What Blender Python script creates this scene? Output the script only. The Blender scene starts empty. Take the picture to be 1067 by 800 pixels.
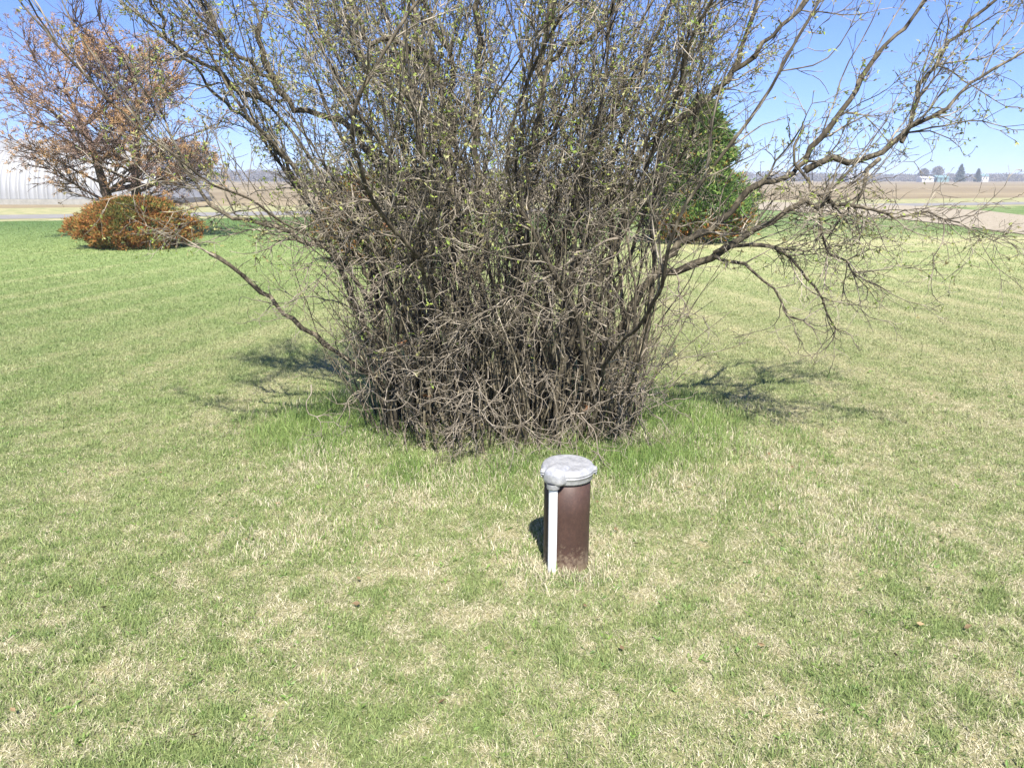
import bpy, math
import numpy as np
from mathutils import Vector

rng = np.random.default_rng(11)
scene = bpy.context.scene
COL = scene.collection
R = math.radians

# ------------------------------------------------------------------ camera
CAM_H, PITCH, F = 1.6, R(15.35), 776.0
cam_d = bpy.data.cameras.new('camera')
cam_d.sensor_width = 36.0
cam_d.lens = F / 1067.0 * 36.0
cam_d.clip_start = 0.05
cam_d.clip_end = 6000
cam = bpy.data.objects.new('camera', cam_d)
COL.objects.link(cam)
cam.location = (0, 0, CAM_H)
cam.rotation_euler = (R(90) - PITCH, 0, 0)
scene.camera = cam


def at(px, py, Y):
    """the point of the place seen at photo pixel (px, py) that lies Y metres ahead"""
    r, u = (px - 533.5) / F, (400.0 - py) / F
    d = np.array([r, math.cos(PITCH) + u * math.sin(PITCH), -math.sin(PITCH) + u * math.cos(PITCH)])
    t = Y / d[1]
    return np.array([0, 0, CAM_H]) + d * t


def ground_at(px, py):
    u = (400.0 - py) / F
    d = np.array([(px - 533.5) / F, math.cos(PITCH) + u * math.sin(PITCH), -math.sin(PITCH) + u * math.cos(PITCH)])
    return np.array([0, 0, CAM_H]) + d * (CAM_H / -d[2])


# ------------------------------------------------------------------ light
SUN_EL, SUN_AZ = 52.0, 7.0          # sun behind the viewer, a little to the right
sun_dir = Vector((math.sin(R(SUN_AZ)) * math.cos(R(SUN_EL)), -math.cos(R(SUN_AZ)) * math.cos(R(SUN_EL)), math.sin(R(SUN_EL))))
sd = bpy.data.lights.new('sun', 'SUN')
sd.energy = 4.25
sd.angle = R(0.53)
sd.color = (1.0, 0.955, 0.88)
sun = bpy.data.objects.new('sun', sd)
COL.objects.link(sun)
sun.rotation_euler = sun_dir.to_track_quat('Z', 'Y').to_euler()
sun.location = (10, -30, 40)

world = bpy.data.worlds.new('World')
scene.world = world
world.use_nodes = True
nt = world.node_tree
nt.nodes.clear()
sky = nt.nodes.new('ShaderNodeTexSky')
sky.sky_type = 'NISHITA'
sky.sun_disc = False
sky.sun_elevation = R(SUN_EL)
sky.sun_rotation = R(180 + SUN_AZ)
sky.altitude = 1500
sky.air_density = 1.0
sky.dust_density = 0.0
sky.ozone_density = 3.0
bg = nt.nodes.new('ShaderNodeBackground')
bg.inputs[1].default_value = 0.054
wo = nt.nodes.new('ShaderNodeOutputWorld')
tint = nt.nodes.new('ShaderNodeMix')
tint.data_type = 'RGBA'
tint.blend_type = 'MULTIPLY'
tint.inputs[0].default_value = 1.0
tint.inputs[7].default_value = (0.96, 1.20, 1.97, 1)
gam = nt.nodes.new('ShaderNodeGamma')
gam.inputs[1].default_value = 0.75
nt.links.new(sky.outputs[0], gam.inputs[0])
nt.links.new(gam.outputs[0], tint.inputs[6])
nt.links.new(tint.outputs[2], bg.inputs[0])
nt.links.new(bg.outputs[0], wo.inputs[0])

scene.view_settings.view_transform = 'Standard'
scene.view_settings.look = 'None'
scene.view_settings.gamma = 1
scene.view_settings.exposure = 1.55
scene.view_settings.use_curve_mapping = False
scene.render.engine = 'CYCLES'
scene.cycles.max_bounces = 6
scene.cycles.transparent_max_bounces = 4


# ------------------------------------------------------------------ noise
def vnoise(x, y, s, seed):
    """smooth value noise 0..1 with feature size s"""
    x = np.asarray(x, float) / s + 1000.0
    y = np.asarray(y, float) / s + 1000.0
    xi, yi = np.floor(x).astype(np.int64), np.floor(y).astype(np.int64)
    fx, fy = x - xi, y - yi
    fx, fy = fx * fx * (3 - 2 * fx), fy * fy * (3 - 2 * fy)

    def h(a, b):
        n = (a * 374761393 + b * 668265263 + seed * 1442695041) & 0xFFFFFFFF
        n = ((n ^ (n >> 13)) * 1274126177) & 0xFFFFFFFF
        n = (n ^ (n >> 16)) & 0xFFFF
        return n / 65535.0
    return (h(xi, yi) * (1 - fx) + h(xi + 1, yi) * fx) * (1 - fy) + (h(xi, yi + 1) * (1 - fx) + h(xi + 1, yi + 1) * fx) * fy


# ------------------------------------------------------------------ materials
def mat(name):
    m = bpy.data.materials.new(name)
    m.use_nodes = True
    n = m.node_tree.nodes
    return m, n, m.node_tree.links, n['Principled BSDF']


def noise_node(n, l, scale, detail=4, rough=0.6, coord='Object', stretch=None):
    tc = n.new('ShaderNodeTexCoord')
    t = n.new('ShaderNodeTexNoise')
    t.inputs['Scale'].default_value = scale
    t.inputs['Detail'].default_value = detail
    t.inputs['Roughness'].default_value = rough
    if stretch:
        mp = n.new('ShaderNodeMapping')
        mp.inputs['Scale'].default_value = stretch
        l.new(tc.outputs[coord], mp.inputs[0])
        l.new(mp.outputs[0], t.inputs['Vector'])
    else:
        l.new(tc.outputs[coord], t.inputs['Vector'])
    return t


def ramp(n, l, fac, stops):
    r = n.new('ShaderNodeValToRGB')
    e = r.color_ramp.elements
    while len(e) < len(stops):
        e.new(0.5)
    for k, (p, c) in enumerate(stops):
        e[k].position = p
        e[k].color = (*c, 1)
    l.new(fac, r.inputs[0])
    return r


def bump(n, l, h, b, strength, dist):
    bp = n.new('ShaderNodeBump')
    bp.inputs['Strength'].default_value = strength
    bp.inputs['Distance'].default_value = dist
    l.new(h, bp.inputs['Height'])
    l.new(bp.outputs[0], b.inputs['Normal'])


def noise_mat(name, scale, stops, rough=0.8, detail=5, bstr=0.0, bdist=0.01, stretch=None, spec=0.3, metal=0.0):
    m, n, l, b = mat(name)
    t = noise_node(n, l, scale, detail, stretch=stretch)
    r = ramp(n, l, t.outputs['Fac'], stops)
    l.new(r.outputs[0], b.inputs['Base Color'])
    b.inputs['Roughness'].default_value = rough
    b.inputs['Specular IOR Level'].default_value = spec
    b.inputs['Metallic'].default_value = metal
    if bstr:
        bump(n, l, t.outputs['Fac'], b, bstr, bdist)
    return m


def leaf_mat(name, trans=0.35, rough=0.6, spec=0.25, gain=1.0):
    """thin leaf or blade: colour of each leaf from the mesh, some light shines through"""
    m, n, l, b = mat(name)
    a = n.new('ShaderNodeVertexColor')
    a.layer_name = 'Col'
    l.new(a.outputs[0], b.inputs['Base Color'])
    b.inputs['Roughness'].default_value = rough
    b.inputs['Specular IOR Level'].default_value = spec
    tr = n.new('ShaderNodeBsdfTranslucent')
    l.new(a.outputs[0], tr.inputs[0])
    mx = n.new('ShaderNodeMixShader')
    mx.inputs[0].default_value = trans
    l.new(b.outputs[0], mx.inputs[1])
    l.new(tr.outputs[0], mx.inputs[2])
    l.new(mx.outputs[0], n['Material Output'].inputs[0])
    return m


M = {}
M['bark'] = noise_mat('lilac_bark', 26, [(0.34, (0.030, 0.025, 0.018)), (0.52, (0.070, 0.058, 0.038)), (0.72, (0.23, 0.195, 0.135))], 0.85, 6, 0.5, 0.006, stretch=(1, 1, 0.45))
M['cane'] = noise_mat('cane_bark', 30, [(0.32, (0.05, 0.042, 0.028)), (0.52, (0.125, 0.105, 0.070)), (0.72, (0.35, 0.30, 0.205))], 0.8, 5, 0.3, 0.003, stretch=(1, 1, 0.3))
M['twig'] = noise_mat('twig_bark', 9, [(0.36, (0.050, 0.042, 0.030)), (0.50, (0.14, 0.12, 0.088)), (0.66, (0.40, 0.35, 0.27))], 0.75, 4)
M['dead'] = noise_mat('dead_twig_bark', 12, [(0.3, (0.11, 0.092, 0.068)), (0.55, (0.215, 0.183, 0.14)), (0.76, (0.37, 0.325, 0.26))], 0.85, 4)
M['bud'] = leaf_mat('opening_bud', 0.35)
M['grass'] = leaf_mat('grass_blade', 0.3, 0.5, 0.3)
M['needle'] = leaf_mat('conifer_spray', 0.2, 0.7, 0.15)
M['dry_leaf'] = leaf_mat('dry_leaf', 0.25, 0.7, 0.2)
M['far_bark'] = noise_mat('ornamental_tree_bark', 6, [(0.3, (0.075, 0.05, 0.04)), (0.7, (0.17, 0.115, 0.085))], 0.9)
M['white_steel'] = noise_mat('white_painted_steel', 0.7, [(0.3, (0.52, 0.52, 0.51)), (0.7, (0.60, 0.60, 0.59))], 0.45, 4)
M['ribbed_steel'] = noise_mat('weathered_galvanised_steel', 0.5, [(0.3, (0.275, 0.28, 0.282)), (0.7, (0.31, 0.314, 0.316))], 0.6, 4, metal=0.3)
M['concrete'] = noise_mat('concrete', 3, [(0.3, (0.22, 0.215, 0.19)), (0.7, (0.30, 0.29, 0.26))], 0.9)
M['dark_wood'] = noise_mat('dark_wood', 1, [(0.3, (0.06, 0.05, 0.045)), (0.7, (0.12, 0.10, 0.09))], 0.9)
M['teal_roof'] = noise_mat('teal_roof_steel', 1, [(0.3, (0.12, 0.20, 0.20)), (0.7, (0.15, 0.24, 0.235))], 0.5)
M['grey_roof'] = noise_mat('grey_shingle', 1, [(0.3, (0.20, 0.20, 0.21)), (0.7, (0.28, 0.28, 0.29))], 0.8)
M['glass'] = noise_mat('dark_window', 1, [(0.3, (0.03, 0.035, 0.04)), (0.7, (0.05, 0.055, 0.06))], 0.15, spec=0.5)
M['pvc'] = noise_mat('white_pvc', 14, [(0.25, (0.58, 0.58, 0.55)), (0.6, (0.74, 0.74, 0.72))], 0.4, 4, 0.05, 0.002)
M['steel_bolt'] = noise_mat('zinc_bolt', 40, [(0.3, (0.35, 0.34, 0.33)), (0.7, (0.55, 0.54, 0.52))], 0.45, metal=0.7)

# the well casing: brown factory coat, faintly rusty, chalky towards the soil line
m, n, l, b = mat('brown_coated_steel')
t1 = noise_node(n, l, 9, 6, 0.65, stretch=(1, 1, 0.5))
t2 = noise_node(n, l, 70, 6, 0.75, stretch=(1, 1, 0.7))
r1 = ramp(n, l, t1.outputs['Fac'], [(0.3, (0.052, 0.029, 0.022)), (0.55, (0.067, 0.037, 0.028)), (0.75, (0.095, 0.056, 0.043))])
r2 = ramp(n, l, t2.outputs['Fac'], [(0.42, (0.75, 0.75, 0.75)), (0.6, (1.0, 1.0, 1.0)), (0.75, (1.35, 1.3, 1.25))])
mx = n.new('ShaderNodeMix'); mx.data_type = 'RGBA'; mx.blend_type = 'MULTIPLY'; mx.inputs[0].default_value = 1
l.new(r1.outputs[0], mx.inputs[6]); l.new(r2.outputs[0], mx.inputs[7])
# dried mud splashed up from the soil, and scuffs
tc = n.new('ShaderNodeTexCoord'); sp = n.new('ShaderNodeSeparateXYZ'); l.new(tc.outputs['Object'], sp.inputs[0])
mr = n.new('ShaderNodeMapRange'); mr.inputs[1].default_value = 0.16; mr.inputs[2].default_value = 0.01; mr.inputs[3].default_value = 0.0; mr.inputs[4].default_value = 0.42
l.new(sp.outputs['Z'], mr.inputs[0])
t3 = noise_node(n, l, 45, 5, 0.7)
ad = n.new('ShaderNodeMath'); ad.operation = 'ADD'; l.new(mr.outputs[0], ad.inputs[0]); l.new(t3.outputs['Fac'], ad.inputs[1])
r3 = ramp(n, l, ad.outputs[0], [(0.66, (0, 0, 0)), (0.85, (0.8, 0.8, 0.8))])
mm = n.new('ShaderNodeMix'); mm.data_type = 'RGBA'
l.new(r3.outputs[0], mm.inputs[0]); l.new(mx.outputs[2], mm.inputs[6]); mm.inputs[7].default_value = (0.19, 0.145, 0.10, 1)
l.new(mm.outputs[2], b.inputs['Base Color'])
b.inputs['Roughness'].default_value = 0.55
b.inputs['Specular IOR Level'].default_value = 0.35
bump(n, l, t2.outputs['Fac'], b, 0.15, 0.002)
M['casing'] = m
# the cap: weathered cast aluminium with blotches of oxide
m, n, l, b = mat('cast_aluminium')
t1 = noise_node(n, l, 30, 8, 0.75)
r1 = ramp(n, l, t1.outputs['Fac'], [(0.3, (0.24, 0.243, 0.25)), (0.48, (0.36, 0.363, 0.37)), (0.60, (0.47, 0.47, 0.465)), (0.75, (0.32, 0.32, 0.315))])
l.new(r1.outputs[0], b.inputs['Base Color'])
b.inputs['Metallic'].default_value = 0.35
b.inputs['Roughness'].default_value = 0.46
t2 = noise_node(n, l, 160, 3, 0.6)
bump(n, l, t1.outputs['Fac'], b, 0.35, 0.006)
M['cap'] = m


# ------------------------------------------------------------------ mesh helpers
def mesh_np(name, verts, quads=None, tris=None, mat_=None, parent=None, cols=None, smooth=True):
    verts = np.asarray(verts, np.float32).reshape(-1, 3)
    me = bpy.data.meshes.new(name)
    nq = 0 if quads is None else len(quads)
    ntr = 0 if tris is None else len(tris)
    me.vertices.add(len(verts))
    me.vertices.foreach_set('co', verts.ravel())
    idx = np.concatenate(([np.asarray(quads, np.int32).ravel()] if nq else []) + ([np.asarray(tris, np.int32).ravel()] if ntr else []))
    me.loops.add(len(idx))
    me.loops.foreach_set('vertex_index', idx)
    me.polygons.add(nq + ntr)
    starts = np.concatenate([np.arange(nq) * 4, nq * 4 + np.arange(ntr) * 3]).astype(np.int32)
    me.polygons.foreach_set('loop_start', starts)
    me.polygons.foreach_set('use_smooth', np.full(nq + ntr, smooth))
    me.update(calc_edges=True)
    if cols is not None:
        a = me.color_attributes.new('Col', 'FLOAT_COLOR', 'POINT')
        c = np.ones((len(verts), 4), np.float32)
        c[:, :3] = cols
        a.data.foreach_set('color', c.ravel())
    o = bpy.data.objects.new(name, me)
    COL.objects.link(o)
    if mat_ is not None:
        me.materials.append(mat_)
    if parent is not None:
        o.parent = parent
        o.location = -np.array(root_loc(parent))
    return o


def root_loc(p):
    v = Vector((0, 0, 0))
    while p is not None:
        v = v + p.location
        p = p.parent
    return v


def empty(name, loc, label, cat, group=None):
    o = bpy.data.objects.new(name, None)
    COL.objects.link(o)
    o.location = loc
    o['label'] = label
    o['category'] = cat
    if group:
        o['group'] = group
    return o


class Tubes:
    """collects tapered tubes and builds them as one mesh"""
    def __init__(self):
        self.d = {}
        self.n = 0

    def add(self, pts, rad, k=5):
        pts = np.asarray(pts, float)
        rad = np.broadcast_to(np.asarray(rad, float), (len(pts),))
        self.d.setdefault((len(pts), k), []).append((pts, rad))
        self.n += 1

    def build(self, name, mat_, parent=None):
        V, Q, T, off = [], [], [], 0
        for (n, k), lst in self.d.items():
            P = np.stack([a for a, _ in lst])
            Rr = np.stack([b for _, b in lst])
            tan = np.empty_like(P)
            tan[:, 1:-1] = P[:, 2:] - P[:, :-2]
            tan[:, 0] = P[:, 1] - P[:, 0]
            tan[:, -1] = P[:, -1] - P[:, -2]
            tan /= np.linalg.norm(tan, axis=2, keepdims=True) + 1e-9
            ref = np.zeros_like(P)
            main = np.abs(P[:, -1] - P[:, 0])
            ref[np.arange(len(P)), :, np.argmin(main, axis=1)] = 1.0
            ref[:, :, 1] += 0.013
            u = np.cross(ref, tan)
            u /= np.linalg.norm(u, axis=2, keepdims=True) + 1e-9
            w = np.cross(tan, u)
            ang = np.arange(k) / k * 2 * math.pi
            ring = (u[:, :, None] * np.cos(ang)[None, None, :, None] + w[:, :, None] * np.sin(ang)[None, None, :, None])
            v = P[:, :, None] + ring * Rr[:, :, None, None]
            N = len(P)
            V.append(v.reshape(-1, 3))
            base = off + np.arange(N)[:, None, None] * (n * k)
            i = np.arange(n - 1)[None, :, None] * k
            j = np.arange(k)[None, None, :]
            j2 = (j + 1) % k
            q = np.stack([base + i + j, base + i + j2, base + i + k + j2, base + i + k + j], -1)
            Q.append(q.reshape(-1, 4))
            if k >= 5:      # close the end
                e = off + np.arange(N)[:, None] * (n * k) + (n - 1) * k
                for a in range(1, k - 1):
                    T.append(np.concatenate([e, e + a, e + a + 1], 1))
            off += N * n * k
        if not V:
            return None
        return mesh_np(name, np.concatenate(V), np.concatenate(Q), np.concatenate(T) if T else None, mat_, parent)


def resample(pts, step):
    """Catmull-Rom through pts, a point about every step metres"""
    P = np.asarray(pts, float)
    P = np.vstack([2 * P[0] - P[1], P, 2 * P[-1] - P[-2]])
    out = []
    for i in range(1, len(P) - 2):
        p0, p1, p2, p3 = P[i - 1:i + 3]
        m_ = max(1, int(np.linalg.norm(p2 - p1) / step))
        for s in range(m_):
            t = s / m_
            out.append(0.5 * ((2 * p1) + (-p0 + p2) * t + (2 * p0 - 5 * p1 + 4 * p2 - p3) * t * t + (-p0 + 3 * p1 - 3 * p2 + p3) * t ** 3))
    out.append(P[-2])
    return np.array(out)


def unit(v):
    return v / (np.linalg.norm(v) + 1e-9)


def walk(p, d, L, n, wander, up, g=rng):
    pts = [np.array(p, float)]
    d = unit(np.array(d, float))
    for _ in range(n):
        d = unit(d + g.normal(0, wander, 3) + np.array([0, 0, up]))
        pts.append(pts[-1] + d * (L / n))
    return np.array(pts)


def side_dir(axis, ang, g=rng):
    a = unit(axis)
    r = unit(np.cross(a, g.normal(0, 1, 3)))
    return a * math.cos(ang) + r * math.sin(ang)


class Leaves:
    """collects little leaf-sized diamonds"""
    def __init__(self):
        self.V, self.C = [], []

    def add(self, p, d, L, w, col, g=rng):
        p = np.asarray(p, float).reshape(-1, 3)
        d = np.asarray(d, float).reshape(-1, 3)
        d = d / (np.linalg.norm(d, axis=1, keepdims=True) + 1e-9)
        s = np.cross(d, g.normal(0, 1, d.shape))
        s /= np.linalg.norm(s, axis=1, keepdims=True) + 1e-9
        L = np.broadcast_to(L, (len(p),))[:, None]
        w = np.broadcast_to(w, (len(p),))[:, None]
        mid = p + d * L * 0.45 + np.cross(d, s) * L * 0.08
        v = np.stack([p, mid + s * w * 0.5, p + d * L, mid - s * w * 0.5], 1)
        self.V.append(v.reshape(-1, 3))
        self.C.append(np.repeat(np.broadcast_to(col, (len(p), 3)), 4, axis=0))

    def build(self, name, mat_, parent=None):
        if not self.V:
            return None
        V = np.concatenate(self.V)
        q = np.arange(len(V)).reshape(-1, 4)
        return mesh_np(name, V, q, None, mat_, parent, np.concatenate(self.C), smooth=False)


def box_mesh(name, lo, hi, mat_, parent=None):
    x0, y0, z0 = lo
    x1, y1, z1 = hi
    v = [(x0, y0, z0), (x1, y0, z0), (x1, y1, z0), (x0, y1, z0), (x0, y0, z1), (x1, y0, z1), (x1, y1, z1), (x0, y1, z1)]
    q = [(0, 3, 2, 1), (4, 5, 6, 7), (0, 1, 5, 4), (1, 2, 6, 5), (2, 3, 7, 6), (3, 0, 4, 7)]
    return mesh_np(name, v, q, None, mat_, parent, smooth=False)


# ------------------------------------------------------------------ the lawn
BUSH = np.array([-0.05, 4.78])                    # middle of the lilac's foot


def bush_r(x, y):
    """distance from the lilac's foot, 1 at the edge of the clump"""
    return np.sqrt(((x - BUSH[0]) / 1.12) ** 2 + ((y - BUSH[1]) / 0.78) ** 2)


def road_line(x):
    return 41.0 + 0.34 * x


def green_field(x, y):
    """greenness 0..1 over the lawn: share of live grass plus painted mowing sheen"""
    g = 0.45 - 0.03 * np.clip(x, -4, 4) + 0.020 * np.clip(y - 4, 0, 12)
    g = g + 0.16 * (vnoise(x, y, 1.9, 1) - 0.5) + 0.10 * (vnoise(x, y, 0.45, 2) - 0.5) + 0.22 * (vnoise(x, y, 0.19, 12) - 0.5) + np.clip(1.15 - 0.10 * y, 0.35, 1) * (0.75 * (vnoise(x, y, 0.085, 3) - 0.5) + 0.85 * (vnoise(x * 0.94 + y * 0.34, y * 0.94 - x * 0.34, 0.043, 7) - 0.5))
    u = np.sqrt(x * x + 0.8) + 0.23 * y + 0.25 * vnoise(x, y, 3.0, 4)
    g = g + (0.17 * np.sin(u * 2 * math.pi / 0.62 + 0.7) * vnoise(x, y, 1.6, 9) + 0.10 * np.sin(u * 2 * math.pi / 1.24)) * np.clip((y - 3.5) / 2.0, 0.0, 1)  # mowing stripes: sheen of the leaning grass painted as greener and paler bands
    g = g + 0.045 * np.clip(-x - 0.5, 0, 4) * np.clip((y - 3) / 3, 0, 1)
    br = bush_r(x, y)
    g = g + 0.30 * np.exp(-((br - 1.05) / 0.38) ** 2)
    far = np.clip((y - (17.0 + 0.05 * x)) / 6.0, 0, 1)
    g = g + 0.40 * far * (0.6 + 0.8 * (vnoise(x, y, 5.0, 5) - 0.4)) - 0.42 * np.exp(-((y - 15.5 - 0.25 * x - 3 * vnoise(x, y, 6, 6)) / 1.6) ** 2) * np.clip(x / 5.0 - 0.2, 0, 1)
    return np.clip(g, 0.03, 1.0)


def lawn_colour(x, y):
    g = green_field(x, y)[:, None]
    far = np.clip((y - 18.0) / 10.0, 0, 1)[:, None]
    live = np.array([0.205, 0.270, 0.098]) * (1 - far) + np.array([0.098, 0.160, 0.052]) * far
    straw = np.array([0.42, 0.385, 0.215])
    c = straw * (1 - g) + live * g
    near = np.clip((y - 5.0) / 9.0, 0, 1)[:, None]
    return c * (0.60 + 0.40 * near)             # near soil and thatch darker, with the shade between blades put into the colour


def nonuniform(lo, hi, first, growth, limit):
    out, s = [0.0], first
    while out[-1] < hi:
        out.append(out[-1] + s)
        s = min(limit, s * growth)
    neg, s = [0.0], first
    while neg[-1] > lo:
        neg.append(neg[-1] - s)
        s = min(limit, s * growth)
    return np.array(sorted(set(neg[1:] + out)))


gx = nonuniform(-70, 70, 0.09, 1.012, 0.9)
gy = nonuniform(-8, 70, 0.05, 1.010, 0.7)
X, Y = np.meshgrid(gx, gy)
lim = road_line(gx) - 4.2
Yc = np.minimum(Y, lim[None, :] + 0.25 * (vnoise(gx, gx * 0, 1.5, 8) - 0.5)[None, :])
keep = Y < lim[None, :] + 0.8
x_, y_ = X.ravel(), Yc.ravel()
z_ = 0.002 + 0.004 * vnoise(x_, y_, 0.6, 21)
ny, nx = X.shape
idx = np.arange(ny * nx).reshape(ny, nx)
q = np.stack([idx[:-1, :-1], idx[:-1, 1:], idx[1:, 1:], idx[1:, :-1]], -1)
q = q[keep[:-1, :-1] & keep[:-1, 1:]]
m, n, l, b = mat('lawn_turf')
a = n.new('ShaderNodeVertexColor'); a.layer_name = 'Col'
t1 = noise_node(n, l, 55, 5, 0.75)
t2 = noise_node(n, l, 9, 4, 0.7)
r1 = ramp(n, l, t1.outputs['Fac'], [(0.30, (0.42, 0.46, 0.38)), (0.5, (1, 1, 1)), (0.70, (1.55, 1.50, 1.45))])
r2 = ramp(n, l, t2.outputs['Fac'], [(0.3, (0.80, 0.86, 0.80)), (0.5, (1, 1, 1)), (0.7, (1.18, 1.12, 1.10))])
m1 = n.new('ShaderNodeMix'); m1.data_type = 'RGBA'; m1.blend_type = 'MULTIPLY'; m1.inputs[0].default_value = 1
m2 = n.new('ShaderNodeMix'); m2.data_type = 'RGBA'; m2.blend_type = 'MULTIPLY'; m2.inputs[0].default_value = 1
l.new(a.outputs[0], m1.inputs[6]); l.new(r1.outputs[0], m1.inputs[7])
l.new(m1.outputs[2], m2.inputs[6]); l.new(r2.outputs[0], m2.inputs[7])
l.new(m2.outputs[2], b.inputs['Base Color'])
b.inputs['Roughness'].default_value = 0.9
b.inputs['Specular IOR Level'].default_value = 0.1
bump(n, l, t1.outputs['Fac'], b, 0.6, 0.03)
M['lawn'] = m
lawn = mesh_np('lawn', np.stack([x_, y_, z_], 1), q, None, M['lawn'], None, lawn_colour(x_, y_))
lawn['kind'] = 'structure'


def blades(x, y, h, w, lean, col, droop=0.5):
    """one bent blade of grass at each place: a quad below, a triangle on top"""
    n_ = len(x)
    az = rng.uniform(0, 2 * math.pi, n_)
    fac = rng.uniform(0, 2 * math.pi, n_)
    sx, sy = np.cos(fac) * w * 0.5, np.sin(fac) * w * 0.5
    z0 = np.full(n_, 0.006)
    dx, dy = np.cos(az), np.sin(az)
    l1, l2 = lean * (1 - droop * 0.5), lean * (1 + droop * 0.5)
    mx_, my_, mz = x + dx * np.sin(l1) * h * 0.55, y + dy * np.sin(l1) * h * 0.55, z0 + np.cos(l1) * h * 0.55
    tx, ty, tz = mx_ + dx * np.sin(l2) * h * 0.45, my_ + dy * np.sin(l2) * h * 0.45, np.maximum(mz + np.cos(l2) * h * 0.45, 0.008)
    v = np.empty((n_, 5, 3), np.float32)
    v[:, 0] = np.stack([x - sx, y - sy, z0], 1)
    v[:, 1] = np.stack([x + sx, y + sy, z0], 1)
    v[:, 2] = np.stack([mx_ + sx * 0.8, my_ + sy * 0.8, mz], 1)
    v[:, 3] = np.stack([mx_ - sx * 0.8, my_ - sy * 0.8, mz], 1)
    v[:, 4] = np.stack([tx, ty, tz], 1)
    b_ = np.arange(n_, dtype=np.int32)[:, None] * 5
    return v.reshape(-1, 3), b_ + np.array([0, 1, 2, 3], np.int32), b_ + np.array([3, 2, 4], np.int32), np.repeat(col, 5, axis=0)


def blade_colours(x, y, greenness):
    n_ = len(x)
    live = rng.random(n_) < greenness
    k = rng.random((n_, 1))
    tone = vnoise(x, y, 0.35, 14)[:, None]
    g1, g2, g3 = np.array([0.100, 0.170, 0.045]), np.array([0.33, 0.395, 0.145]), np.array([0.40, 0.42, 0.19])
    cg = g1 * (1 - k) + g2 * k
    cg = cg * (0.75 + 0.25 * tone) + g3 * 0.25 * (1 - tone)
    s1, s2 = np.array([0.40, 0.355, 0.23]), np.array([0.74, 0.685, 0.50])
    cs = s1 * (1 - k) + s2 * k
    return np.where(live[:, None], cg, cs), live


def in_post(x, y):
    return (x - POST[0]) ** 2 + (y - POST[1]) ** 2 < 0.115 ** 2


POST = np.array([0.232, 2.90])
SC = 31000.0
Ds = np.linspace(1.1, 36.0, 800)
pdf = (1.5 * Ds + 2.0) * np.minimum(1.0, (2.6 / Ds)) ** 1.5 * np.minimum(1.0, (9.0 / Ds)) ** 1.2
cdf = np.cumsum(pdf) * (Ds[1] - Ds[0])
N = int(cdf[-1] * SC)
D_ = np.interp(rng.random(N) * cdf[-1], cdf, Ds)
x = (rng.random(N) - 0.5) * (1.5 * D_ + 2.0)
y = D_
ok = ~in_post(x, y) & (y < road_line(x) - 4.6)
x, y = x[ok], y[ok]
N = len(x)
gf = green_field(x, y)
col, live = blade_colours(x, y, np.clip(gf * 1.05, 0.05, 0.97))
kk = np.clip(0.12 + (y - 3.0) / 6.0, 0.12, 0.75)[:, None]
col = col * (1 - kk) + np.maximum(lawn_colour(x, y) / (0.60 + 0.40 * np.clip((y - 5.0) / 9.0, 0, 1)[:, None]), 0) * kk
scale = np.maximum(1.0, y / 3.2) ** 0.9
h = np.where(live, rng.uniform(0.014, 0.038, N), rng.uniform(0.010, 0.028, N)) * (0.5 + 0.4 * vnoise(x, y, 0.3, 31) + 0.9 * vnoise(x, y, 0.055, 32) ** 1.5)
h *= 1 + 0.35 * np.exp(-((bush_r(x, y) - 1.0) / 0.6) ** 2)
w = np.where(live, rng.uniform(0.0014, 0.0034, N), rng.uniform(0.0010, 0.0026, N)) * scale
lean = np.where(live, np.abs(rng.normal(0.85, 0.45, N)), np.abs(rng.normal(1.30, 0.30, N)))
V, Q, T, C = blades(x, y, h, w, np.clip(lean, 0, 1.5), col)
o = mesh_np('lawn_grass', V, Q, T, M['grass'], None, C, smooth=False)
o['kind'] = 'stuff'

# taller unmown grass round the lilac's foot and the well casing
N = 52000
ang = rng.uniform(0, 2 * math.pi, N)
rr = rng.normal(1.02, 0.22, N)
x = BUSH[0] + np.cos(ang) * rr * 1.16
y = BUSH[1] + np.sin(ang) * rr * 0.84
dn = vnoise(x, y, 0.28, 41) * 0.7 + vnoise(x, y, 0.08, 42) * 0.5
keepm = (rr > 0.30) & (dn > 0.42 + 0.25 * np.clip(rr - 1.25, 0, 2))
N2 = 3200
a2 = rng.uniform(0, 2 * math.pi, N2)
r2_ = 0.115 + np.abs(rng.normal(0, 0.07, N2))
a2 = np.where(np.sin(a2) < 0, a2 * 1.0, a2)
px_, py_ = POST[0] + np.cos(a2) * r2_, POST[1] + np.sin(a2) * r2_
k2 = (vnoise(px_, py_, 0.1, 43) > 0.45)
N3 = 36000                                    # looser tall patch between the casing and the lilac
x3, y3 = rng.uniform(-1.5, 1.9, N3), rng.uniform(2.9, 4.7, N3)
k3 = vnoise(x3, y3, 0.4, 44) * 0.6 + vnoise(x3, y3, 0.1, 45) * 0.5 > 0.52
x = np.concatenate([x[keepm], px_[k2], x3[k3]])
y = np.concatenate([y[keepm], py_[k2], y3[k3]])
hs = np.concatenate([np.full(keepm.sum(), 0.8), np.full(k2.sum(), 0.52), np.full(k3.sum(), 0.42)])
ok = ~in_post(x, y)
x, y, hs = x[ok], y[ok], hs[ok]
N = len(x)
gt = np.clip(0.42 + 0.36 * np.clip(np.abs(x - BUSH[0]) / 0.9 - 0.35, 0, 1) * (y > 4.0) + 0.9 * (vnoise(x, y, 0.32, 46) - 0.5) - np.where(hs < 0.6, 0.16, 0) - np.where(np.abs(hs - 0.52) < 0.01, 0.3, 0), 0.08, 0.97)
col, live = blade_colours(x, y, gt)
col[live] *= np.array([0.84, 0.95, 0.78])
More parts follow.
